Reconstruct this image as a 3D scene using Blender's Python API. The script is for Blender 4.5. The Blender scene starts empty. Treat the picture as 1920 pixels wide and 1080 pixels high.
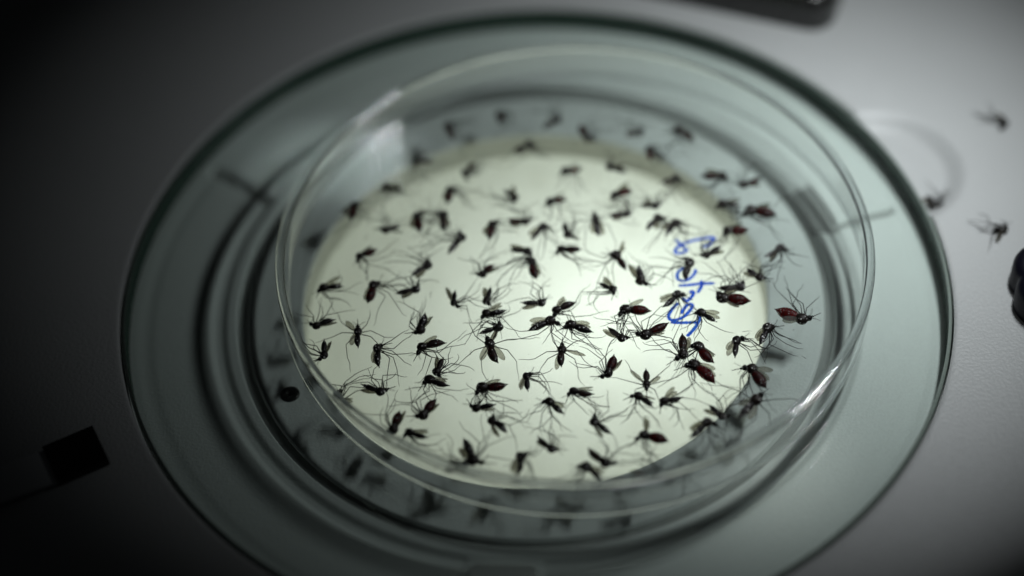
import bpy, math, random
from mathutils import Vector, Matrix

# ------------------------------------------------------------------ scene, camera, light (1 unit = 1 mm)
scene = bpy.context.scene
scene.unit_settings.system = 'METRIC'
scene.unit_settings.scale_length = 0.001
COL = scene.collection
rng = random.Random(7)

cam_d = bpy.data.cameras.new('camera')
cam = bpy.data.objects.new('camera', cam_d); COL.objects.link(cam)
CAM_POS = Vector((0.0, -181.727, 206.366))
FWD = Vector((-0.01234, 0.65648, -0.75424)); RIGHT = Vector((0.99903, -0.02374, -0.03701)); UP = Vector((0.0422, 0.75397, 0.65555))
mw = Matrix((RIGHT, UP, -FWD)).transposed().to_4x4(); mw.translation = CAM_POS
cam.matrix_world = mw
cam_d.sensor_width = 36.0
cam_d.lens = 3355.13 / 1920 * 36
cam_d.clip_start = 1.0; cam_d.clip_end = 5000.0
cam_d.dof.use_dof = True
cam_d.dof.focus_distance = (Vector((-0.48, -17.0, 1.5)) - CAM_POS).dot(FWD)
APERTURE_DIAMETER = 14.5
cam_d.dof.aperture_fstop = cam_d.lens * 0.001 / APERTURE_DIAMETER
scene.camera = cam

world = bpy.data.worlds.new('World'); scene.world = world; world.use_nodes = True
wb = world.node_tree.nodes['Background']
wb.inputs[0].default_value = (0.85, 0.95, 1.0, 1); wb.inputs[1].default_value = 0.0025

def aim(o, frm, to):
    o.location = frm
    o.rotation_euler = (Vector(to) - Vector(frm)).to_track_quat('-Z', 'Y').to_euler()

def lamp(name, kind, frm, to, power, color):
    d = bpy.data.lights.new(name, kind); d.energy = power; d.color = color
    o = bpy.data.objects.new(name, d); COL.objects.link(o); aim(o, frm, to)
    return d

# incident lamp above the right side: an array of four LED strips
for i in range(4):
    d = lamp('strip_lamp', 'AREA', (82.4 + (i - 1.5) * 1.3, 16.5 + (i - 1.5) * 8.0, 107), (39, 20 + (i - 1.5) * 3.0, 0), 5.6e3, (0.93, 0.98, 1.0))
    d.shape = 'RECTANGLE'; d.size = 1.3; d.size_y = 9; d.spread = math.radians(74)
# added narrow beams to boost glints at the dish's far left and near right
for target, power, tint, n in (((-23, 30, 2), 95.0, (0.90, 0.97, 1.0), 4), ((37, -30, 5), 150.0, (1.0, 0.98, 0.95), 1)):
    for i in range(n):
        o_ = i - (n - 1) / 2
        d = lamp('added_beam', 'AREA', (82.4 + o_ * 1.3, 16.5 + o_ * 8.0, 107.4 + n * .05), target, power, tint)
        d.shape = 'RECTANGLE'; d.size = 1.3; d.size_y = 9; d.spread = math.radians(9 if n == 4 else 12)
# weak broad glow from the microscope head straight above
d = lamp('head_lamp', 'SPOT', (20, -12, 88), (34, 20, 0), 1.3e4, (0.95, 0.98, 1.0))
d.spot_size = math.radians(100); d.spot_blend = 1.0; d.shadow_soft_size = 14.0
# transmitted-light lamp below the frosted window in the base
d = lamp('transmitted_lamp', 'AREA', (12, 2, -42), (10, 1, 0), 2.3e4, (0.95, 1.0, 0.95))
d.shape = 'DISK'; d.size = 22
scene.view_settings.view_transform = 'Standard'; scene.view_settings.look = 'None'
scene.view_settings.exposure = 0.0; scene.view_settings.gamma = 1.0
scene.view_settings.use_curve_mapping = False
scene.render.engine = 'CYCLES'
cy = scene.cycles
cy.max_bounces = 14; cy.transmission_bounces = 12; cy.transparent_max_bounces = 32
cy.diffuse_bounces = 4; cy.glossy_bounces = 6
cy.sample_clamp_indirect = 75.0
cy.caustics_reflective = False; cy.caustics_refractive = False
cy.use_denoising = True
try: cy.denoiser = 'OPENIMAGEDENOISE'
except Exception: pass

# ------------------------------------------------------------------ helpers
def tag(o, label=None, cat=None, group=None, kind=None):
    if label: o['label'] = label
    if cat: o['category'] = cat
    if group: o['group'] = group
    if kind: o['kind'] = kind
    return o

def empty(name, loc=(0, 0, 0), rz=0.0):
    o = bpy.data.objects.new(name, None); COL.objects.link(o)
    o.location = loc; o.rotation_euler = (0, 0, rz); o.empty_display_size = 1.0
    return o

def mesh_obj(name, V, F, mats, parent=None, smooth=True, mi=None):
    me = bpy.data.meshes.new(name); me.from_pydata([tuple(v) for v in V], [], F)
    if not isinstance(mats, (list, tuple)): mats = [mats]
    for m in mats: me.materials.append(m)
    if mi: me.polygons.foreach_set('material_index', mi)
    if smooth: me.polygons.foreach_set('use_smooth', [True] * len(me.polygons))
    me.update()
    o = bpy.data.objects.new(name, me); COL.objects.link(o)
    if parent: o.parent = parent
    return o

def add_attr(o, name, vals):
    a = o.data.attributes.new(name, 'FLOAT', 'POINT'); a.data.foreach_set('value', vals)

def tube(V, F, pts, rad, n=6, cap=True, flat=None):
    """append a swept tube through pts (Vectors) with radii rad"""
    base = len(V); N = len(pts)
    ref = Vector((0, 0, 1))
    for i, p in enumerate(pts):
        t = (pts[min(i + 1, N - 1)] - pts[max(i - 1, 0)]).normalized()
        a = t.cross(ref)
        if a.length < 0.05: a = t.cross(Vector((0, 1, 0)))
        a.normalize(); b = t.cross(a)
        for k in range(n):
            th = 2 * math.pi * k / n
            r = rad[i]
            V.append(p + a * (math.cos(th) * r) + b * (math.sin(th) * r * (flat or 1)))
    for i in range(N - 1):
        for k in range(n):
            F.append((base + i * n + k, base + i * n + (k + 1) % n, base + (i + 1) * n + (k + 1) % n, base + (i + 1) * n + k))
    if cap:
        F.append(tuple(base + k for k in reversed(range(n))))
        F.append(tuple(base + (N - 1) * n + k for k in range(n)))

def lathe(name, prof, mat, parent=None, n=256, closed=False, center=(0, 0), smooth=True, rev=False):
    V, F = [], []
    m = len(prof)
    for k in range(n):
        c, s = math.cos(2 * math.pi * k / n), math.sin(2 * math.pi * k / n)
        for r, z in prof: V.append((center[0] + r * c, center[1] + r * s, z))
    for k in range(n):
        k2 = (k + 1) % n
        for i in range(m if closed else m - 1):
            j = (i + 1) % m
            f = (k * m + i, k2 * m + i, k2 * m + j, k * m + j)
            F.append(f[::-1] if rev else f)
    return mesh_obj(name, V, F, mat, parent, smooth)

def rounded_prism(name, poly, z0, z1, bev, mat, parent=None):
    """polygon footprint (ccw) extruded with bevelled top edge"""
    n = len(poly); c = Vector((sum(p[0] for p in poly) / n, sum(p[1] for p in poly) / n))
    V, F = [], []
    lv = [(0, z0)] + [(bev * (1 - math.cos(a)), z1 - bev * (1 - math.sin(a))) for a in [i * math.pi / 2 / 5 for i in range(6)]]
    for ins, z in lv:
        for p in poly:
            q = Vector(p); d = (c - q); L = d.length
            q = q + d / L * ins * 1.2
            V.append((q.x, q.y, z))
    for i in range(len(lv) - 1):
        for k in range(n):
            F.append((i * n + k, i * n + (k + 1) % n, (i + 1) * n + (k + 1) % n, (i + 1) * n + k))
    F.append(tuple((len(lv) - 1) * n + k for k in range(n))); F.append(tuple(reversed(range(n))))
    return mesh_obj(name, V, F, mat, parent, True)

def smoothstep(a, b, x):
    t = max(0.0, min(1.0, (x - a) / (b - a))); return t * t * (3 - 2 * t)

# ------------------------------------------------------------------ materials
def new_mat(name):
    m = bpy.data.materials.new(name); m.use_nodes = True
    nt = m.node_tree; nt.nodes.clear()
    out = nt.nodes.new('ShaderNodeOutputMaterial')
    return m, nt, out

def node(nt, kind, **kw):
    n = nt.nodes.new(kind)
    for k, v in kw.items():
        if k in n.inputs: n.inputs[k].default_value = v
        else: setattr(n, k, v)
    return n

def principled(nt, color, rough=0.5, **kw):
    n = nt.nodes.new('ShaderNodeBsdfPrincipled')
    n.inputs['Base Color'].default_value = (*color, 1); n.inputs['Roughness'].default_value = rough
    for k, v in kw.items(): n.inputs[k].default_value = v
    return n

def painted(name, color, rough, grain, strength, var=0.06):
    m, nt, out = new_mat(name); L = nt.links.new
    p = principled(nt, color, rough)
    tc = node(nt, 'ShaderNodeTexCoord')
    nz = node(nt, 'ShaderNodeTexNoise', Scale=grain, Detail=3.0)
    L(tc.outputs['Object'], nz.inputs['Vector'])
    bp = node(nt, 'ShaderNodeBump', Strength=strength, Distance=0.12)
    L(nz.outputs['Fac'], bp.inputs['Height']); L(bp.outputs['Normal'], p.inputs['Normal'])
    n2 = node(nt, 'ShaderNodeTexNoise', Scale=0.06, Detail=6.0, Roughness=0.65)
    L(tc.outputs['Object'], n2.inputs['Vector'])
    mp = node(nt, 'ShaderNodeMapRange'); mp.inputs['To Min'].default_value = 1 - var; mp.inputs['To Max'].default_value = 1 + var
    L(n2.outputs['Fac'], mp.inputs['Value'])
    n3 = node(nt, 'ShaderNodeTexNoise', Scale=3.2, Detail=2.0)
    L(tc.outputs['Object'], n3.inputs['Vector'])
    mp3 = node(nt, 'ShaderNodeMapRange'); mp3.inputs['From Min'].default_value = .3; mp3.inputs['From Max'].default_value = .7
    mp3.inputs['To Min'].default_value = 1 - var; mp3.inputs['To Max'].default_value = 1 + var
    L(n3.outputs['Fac'], mp3.inputs['Value'])
    mu = node(nt, 'ShaderNodeMath', operation='MULTIPLY'); L(mp.outputs[0], mu.inputs[0]); L(mp3.outputs[0], mu.inputs[1])
    hs = node(nt, 'ShaderNodeVectorMath', operation='SCALE'); hs.inputs[0].default_value = color
    L(mu.outputs[0], hs.inputs['Scale']); L(hs.outputs[0], p.inputs['Base Color'])
    L(p.outputs[0], out.inputs['Surface'])
    return m

def sheet_glass(name, tint, ior, rough=0.0, dust=0.0):
    """flat clear sheet: straight transmission plus Fresnel reflection, a trace of dust"""
    m, nt, out = new_mat(name); L = nt.links.new
    tr = nt.nodes.new('ShaderNodeBsdfTransparent'); tr.inputs[0].default_value = (*tint, 1)
    gl = nt.nodes.new('ShaderNodeBsdfGlossy'); gl.inputs['Roughness'].default_value = rough; gl.inputs['Color'].default_value = (1, 1, 1, 1)
    f0 = ((ior - 1) / (ior + 1)) ** 2                    # Schlick reflectance, the same from both sides of the sheet
    ge = nt.nodes.new('ShaderNodeNewGeometry')
    dt = node(nt, 'ShaderNodeVectorMath', operation='DOT_PRODUCT'); L(ge.outputs['Incoming'], dt.inputs[0]); L(ge.outputs['Normal'], dt.inputs[1])
    ab = node(nt, 'ShaderNodeMath', operation='ABSOLUTE'); L(dt.outputs['Value'], ab.inputs[0])
    om = node(nt, 'ShaderNodeMath', operation='SUBTRACT'); om.inputs[0].default_value = 1.0; L(ab.outputs[0], om.inputs[1])
    pw = node(nt, 'ShaderNodeMath', operation='POWER'); pw.inputs[1].default_value = 5.0; L(om.outputs[0], pw.inputs[0])
    fr = node(nt, 'ShaderNodeMath', operation='MULTIPLY_ADD'); fr.inputs[1].default_value = 1 - f0; fr.inputs[2].default_value = f0; L(pw.outputs[0], fr.inputs[0])
    mx = nt.nodes.new('ShaderNodeMixShader')
    L(fr.outputs[0], mx.inputs[0]); L(tr.outputs[0], mx.inputs[1]); L(gl.outputs[0], mx.inputs[2])
    last = mx
    if dust:
        df = nt.nodes.new('ShaderNodeBsdfDiffuse'); df.inputs[0].default_value = (.75, .78, .78, 1)
        tc = node(nt, 'ShaderNodeTexCoord')
        nz = node(nt, 'ShaderNodeTexNoise', Scale=0.11, Detail=8.0, Roughness=.7); L(tc.outputs['Object'], nz.inputs['Vector'])
        mp = node(nt, 'ShaderNodeMapRange'); mp.inputs['From Min'].default_value = .35; mp.inputs['From Max'].default_value = .8
        mp.inputs['To Max'].default_value = dust; L(nz.outputs['Fac'], mp.inputs['Value'])
        vo = node(nt, 'ShaderNodeTexVoronoi', Scale=0.33); L(tc.outputs['Object'], vo.inputs['Vector'])
        sp = node(nt, 'ShaderNodeSeparateColor'); L(vo.outputs['Color'], sp.inputs[0])
        th = node(nt, 'ShaderNodeMath', operation='MULTIPLY_ADD'); th.inputs[1].default_value = .07; th.inputs[2].default_value = -.028; L(sp.outputs[0], th.inputs[0])
        lt = node(nt, 'ShaderNodeMath', operation='LESS_THAN'); L(vo.outputs['Distance'], lt.inputs[0]); L(th.outputs[0], lt.inputs[1])
        ad = node(nt, 'ShaderNodeMath', operation='MULTIPLY_ADD'); ad.inputs[1].default_value = .5; L(lt.outputs[0], ad.inputs[0]); L(mp.outputs[0], ad.inputs[2])
        mp = ad
        m2 = nt.nodes.new('ShaderNodeMixShader'); L(mp.outputs[0], m2.inputs[0]); L(mx.outputs[0], m2.inputs[1]); L(df.outputs[0], m2.inputs[2])
        last = m2
    L(last.outputs[0], out.inputs['Surface'])
    return m

def simple(name, color, rough, metallic=0.0, **kw):
    m, nt, out = new_mat(name)
    p = principled(nt, color, rough, Metallic=metallic, **kw)
    tc = node(nt, 'ShaderNodeTexCoord'); nz = node(nt, 'ShaderNodeTexNoise', Scale=1.3, Detail=5.0)
    nt.links.new(tc.outputs['Object'], nz.inputs['Vector'])
    mp = node(nt, 'ShaderNodeMapRange'); mp.inputs['To Min'].default_value = max(0, rough - .12); mp.inputs['To Max'].default_value = min(1, rough + .12)
    nt.links.new(nz.outputs['Fac'], mp.inputs['Value']); nt.links.new(mp.outputs[0], p.inputs['Roughness'])
    nt.links.new(p.outputs[0], out.inputs['Surface'])
    return m

M = {}
M['paint'] = painted('white_textured_paint', (0.56, 0.574, 0.57), 0.42, 1.9, 0.9, 0.05)
M['recess_patch'] = painted('white_pad', (0.90, 0.92, 0.89), 0.5, 2.2, 0.3, 0.03)
M['recess'] = painted('grey_white_recess_paint', (0.78, 0.815, 0.795), 0.5, 2.2, 0.7, 0.045)
M['plate'] = sheet_glass('stage_plate_glass', (0.954, 0.979, 0.966), 1.45, 0.0, 0.012)
M['plate_edge'] = simple('green_glass_edge', (0.030, 0.062, 0.046), 0.22)
M['plate_bevel'] = painted('ground_glass_bevel', (0.30, 0.36, 0.32), 0.35, 4.0, 0.5, 0.12)
M['dish_floor'] = sheet_glass('clear_plastic_sheet', (0.985, 0.985, 0.985), 1.59, 0.035, 0.012)
m, nt, out = new_mat('clear_moulded_plastic')
g = node(nt, 'ShaderNodeBsdfGlass', IOR=1.55, Roughness=0.0); g.inputs[0].default_value = (.985, .99, .995, 1)
nt.links.new(g.outputs[0], out.inputs['Surface']); M['dish_wall'] = m
# frosted window over the transmitted lamp
m, nt, out = new_mat('frosted_window')
tl = nt.nodes.new('ShaderNodeBsdfTranslucent'); tl.inputs[0].default_value = (.86, .87, .82, 1)
df = nt.nodes.new('ShaderNodeBsdfDiffuse'); df.inputs[0].default_value = (.72, .74, .70, 1)
mx = nt.nodes.new('ShaderNodeMixShader'); mx.inputs[0].default_value = .35
nt.links.new(tl.outputs[0], mx.inputs[1]); nt.links.new(df.outputs[0], mx.inputs[2]); nt.links.new(mx.outputs[0], out.inputs['Surface'])
M['frosted'] = m
M['well'] = painted('well_wall_paint', (0.62, 0.62, 0.55), 0.6, 2.0, 0.2, 0.03)
M['black'] = simple('black_gloss_paint', (0.012, 0.012, 0.011), 0.25)
M['rubber'] = simple('violet_black_rubber', (0.004, 0.0035, 0.010), 0.45, **{'Specular IOR Level': .2})
M['bar_glint'] = simple('yellowish_glint', (0.30, 0.26, 0.12), 0.35, 1.0)  # metal tone painting the bar's yellowish reflections
M['steel'] = simple('light_grey_metal', (0.72, 0.73, 0.73), 0.5)
M['gap_shade'] = painted('dark_grey_gap_shade', (0.28, 0.29, 0.28), 0.6, 2.0, 0.2, 0.05)  # dark tone standing in for shade in the recess gaps and slots
M['screw'] = simple('blackened_screw', (0.03, 0.03, 0.028), 0.3, .6)
# marker ink: lets some light through
m, nt, out = new_mat('blue_marker_ink')
df = nt.nodes.new('ShaderNodeBsdfDiffuse'); df.inputs[0].default_value = (.016, .10, .85, 1)
tr = nt.nodes.new('ShaderNodeBsdfTransparent'); tr.inputs[0].default_value = (.06, .2, .9, 1)
tc = node(nt, 'ShaderNodeTexCoord'); nz = node(nt, 'ShaderNodeTexNoise', Scale=1.6, Detail=3.0)
nt.links.new(tc.outputs['Object'], nz.inputs['Vector'])
mp = node(nt, 'ShaderNodeMapRange'); mp.inputs['From Min'].default_value = .3; mp.inputs['From Max'].default_value = .7
mp.inputs['To Min'].default_value = .35; mp.inputs['To Max'].default_value = .85
nt.links.new(nz.outputs['Fac'], mp.inputs['Value'])
mx = nt.nodes.new('ShaderNodeMixShader'); nt.links.new(mp.outputs[0], mx.inputs[0])
nt.links.new(tr.outputs[0], mx.inputs[1]); nt.links.new(df.outputs[0], mx.inputs[2]); nt.links.new(mx.outputs[0], out.inputs['Surface'])
M['ink'] = m

def insect(name, base, red, fleck, rough=.42):
    """dark cuticle with silvery scale flecks; blood-filled skin lets red light through"""
    m, nt, out = new_mat(name); L = nt.links.new
    p = principled(nt, base, rough, **{'Specular IOR Level': .28})
    tc = node(nt, 'ShaderNodeTexCoord')
    vo = node(nt, 'ShaderNodeTexVoronoi', Scale=2.6); L(tc.outputs['Object'], vo.inputs['Vector'])
    nz = node(nt, 'ShaderNodeTexNoise', Scale=1.4, Detail=2.0); L(tc.outputs['Object'], nz.inputs['Vector'])
    mp = node(nt, 'ShaderNodeMapRange'); mp.inputs['From Min'].default_value = .36; mp.inputs['From Max'].default_value = .62
    mp.inputs['To Max'].default_value = fleck; L(nz.outputs['Fac'], mp.inputs['Value'])
    lt = node(nt, 'ShaderNodeMath', operation='LESS_THAN'); L(vo.outputs['Distance'], lt.inputs[0]); L(mp.outputs[0], lt.inputs[1])
    mixc = node(nt, 'ShaderNodeMix', data_type='RGBA'); L(lt.outputs[0], mixc.inputs[0])
    mixc.inputs[6].default_value = (*base, 1); mixc.inputs[7].default_value = (.72, .72, .70, 1)
    L(mixc.outputs[2], p.inputs['Base Color'])
    bp = node(nt, 'ShaderNodeBump', Strength=.5, Distance=.06)
    n3 = node(nt, 'ShaderNodeTexNoise', Scale=9.0, Detail=2.0); L(tc.outputs['Object'], n3.inputs['Vector'])
    L(n3.outputs['Fac'], bp.inputs['Height']); L(bp.outputs['Normal'], p.inputs['Normal'])
    last = p
    if red > 0:
        at = node(nt, 'ShaderNodeAttribute', attribute_name='along')
        rp = nt.nodes.new('ShaderNodeValToRGB'); L(at.outputs['Fac'], rp.inputs[0])
        e = rp.color_ramp.elements
        e[0].position = .08; e[0].color = (0, 0, 0, 1); e[1].position = .9; e[1].color = (0, 0, 0, 1)
        a = e.new(.22); a.color = (red, red, red, 1); a = e.new(.6); a.color = (red, red, red, 1)
        tl = nt.nodes.new('ShaderNodeBsdfTranslucent'); tl.inputs[0].default_value = (.50, .017, .012, 1)
        # dark plates between the segments and uneven filling
        sg = node(nt, 'ShaderNodeMath', operation='MULTIPLY'); sg.inputs[1].default_value = 7 * math.pi; L(at.outputs['Fac'], sg.inputs[0])
        sn = node(nt, 'ShaderNodeMath', operation='SINE'); L(sg.outputs[0], sn.inputs[0])
        sa = node(nt, 'ShaderNodeMath', operation='ABSOLUTE'); L(sn.outputs[0], sa.inputs[0])
        sm = node(nt, 'ShaderNodeMapRange'); sm.inputs['From Min'].default_value = .05; sm.inputs['From Max'].default_value = .6
        sm.inputs['To Min'].default_value = .25; L(sa.outputs[0], sm.inputs['Value'])
        um = node(nt, 'ShaderNodeMapRange'); um.inputs['From Min'].default_value = .38; um.inputs['From Max'].default_value = .6
        um.inputs['To Min'].default_value = .25; L(nz.outputs['Fac'], um.inputs['Value'])
        su = node(nt, 'ShaderNodeMath', operation='MULTIPLY'); L(sm.outputs[0], su.inputs[0]); L(um.outputs[0], su.inputs[1])
        nf = node(nt, 'ShaderNodeMath', operation='SUBTRACT'); nf.inputs[0].default_value = 1.0; L(lt.outputs[0], nf.inputs[1])
        nf2 = node(nt, 'ShaderNodeMath', operation='MULTIPLY'); L(nf.outputs[0], nf2.inputs[0]); L(su.outputs[0], nf2.inputs[1]); nf = nf2
        fm = node(nt, 'ShaderNodeMath', operation='MULTIPLY'); L(rp.outputs[0], fm.inputs[0]); L(nf.outputs[0], fm.inputs[1])
        s = node(nt, 'ShaderNodeMath', operation='MULTIPLY'); s.inputs[1].default_value = .75; L(fm.outputs[0], s.inputs[0])
        mx = nt.nodes.new('ShaderNodeMixShader'); L(s.outputs[0], mx.inputs[0]); L(p.outputs[0], mx.inputs[1]); L(tl.outputs[0], mx.inputs[2])
        last = mx
    L(last.outputs[0], out.inputs['Surface'])
    return m

M['thorax'] = insect('black_speckled_thorax', (.013, .009, .007), 0, .32)
M['thorax_spotted'] = insect('silver_speckled_thorax', (.012, .010, .009), 0, .44)
M['head'] = insect('black_head', (.005, .005, .005), 0, .2)
ABD = [(0.0, insect('black_abdomen', (.008, .006, .006), .06, .26)), (.01, insect('white_spotted_abdomen', (.008, .006, .007), .05, .40)),
       (.25, insect('brown_black_abdomen', (.014, .007, .005), .26, .24)), (.5, insect('dark_red_abdomen', (.022, .005, .0045), .55, .22)),
       (.78, insect('blood_red_abdomen', (.036, .005, .0045), .75, .2)), (.95, insect('bright_blood_red_abdomen', (.075, .006, .006), .95, .2))]
M['leg'] = simple('black_leg', (.006, .005, .005), .55, **{'Specular IOR Level': .2})
m, nt, out = new_mat('smoky_wing')
df = nt.nodes.new('ShaderNodeBsdfDiffuse'); df.inputs[0].default_value = (.10, .092, .075, 1)
tr = nt.nodes.new('ShaderNodeBsdfTransparent'); tr.inputs[0].default_value = (.72, .70, .62, 1)
gl = nt.nodes.new('ShaderNodeBsdfGlossy'); gl.inputs['Roughness'].default_value = .5
tc = node(nt, 'ShaderNodeTexCoord'); nz = node(nt, 'ShaderNodeTexNoise', Scale=2.5, Detail=3.0); nt.links.new(tc.outputs['Object'], nz.inputs['Vector'])
mp = node(nt, 'ShaderNodeMapRange'); mp.inputs['To Min'].default_value = .2; mp.inputs['To Max'].default_value = .55; nt.links.new(nz.outputs['Fac'], mp.inputs['Value'])
mx = nt.nodes.new('ShaderNodeMixShader'); nt.links.new(mp.outputs[0], mx.inputs[0]); nt.links.new(tr.outputs[0], mx.inputs[1]); nt.links.new(df.outputs[0], mx.inputs[2])
m2 = nt.nodes.new('ShaderNodeMixShader'); m2.inputs[0].default_value = .012; nt.links.new(mx.outputs[0], m2.inputs[1]); nt.links.new(gl.outputs[0], m2.inputs[2])
nt.links.new(m2.outputs[0], out.inputs['Surface']); M['wing'] = m
M['vein'] = simple('dark_wing_vein', (.03, .026, .022), .6)

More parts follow.
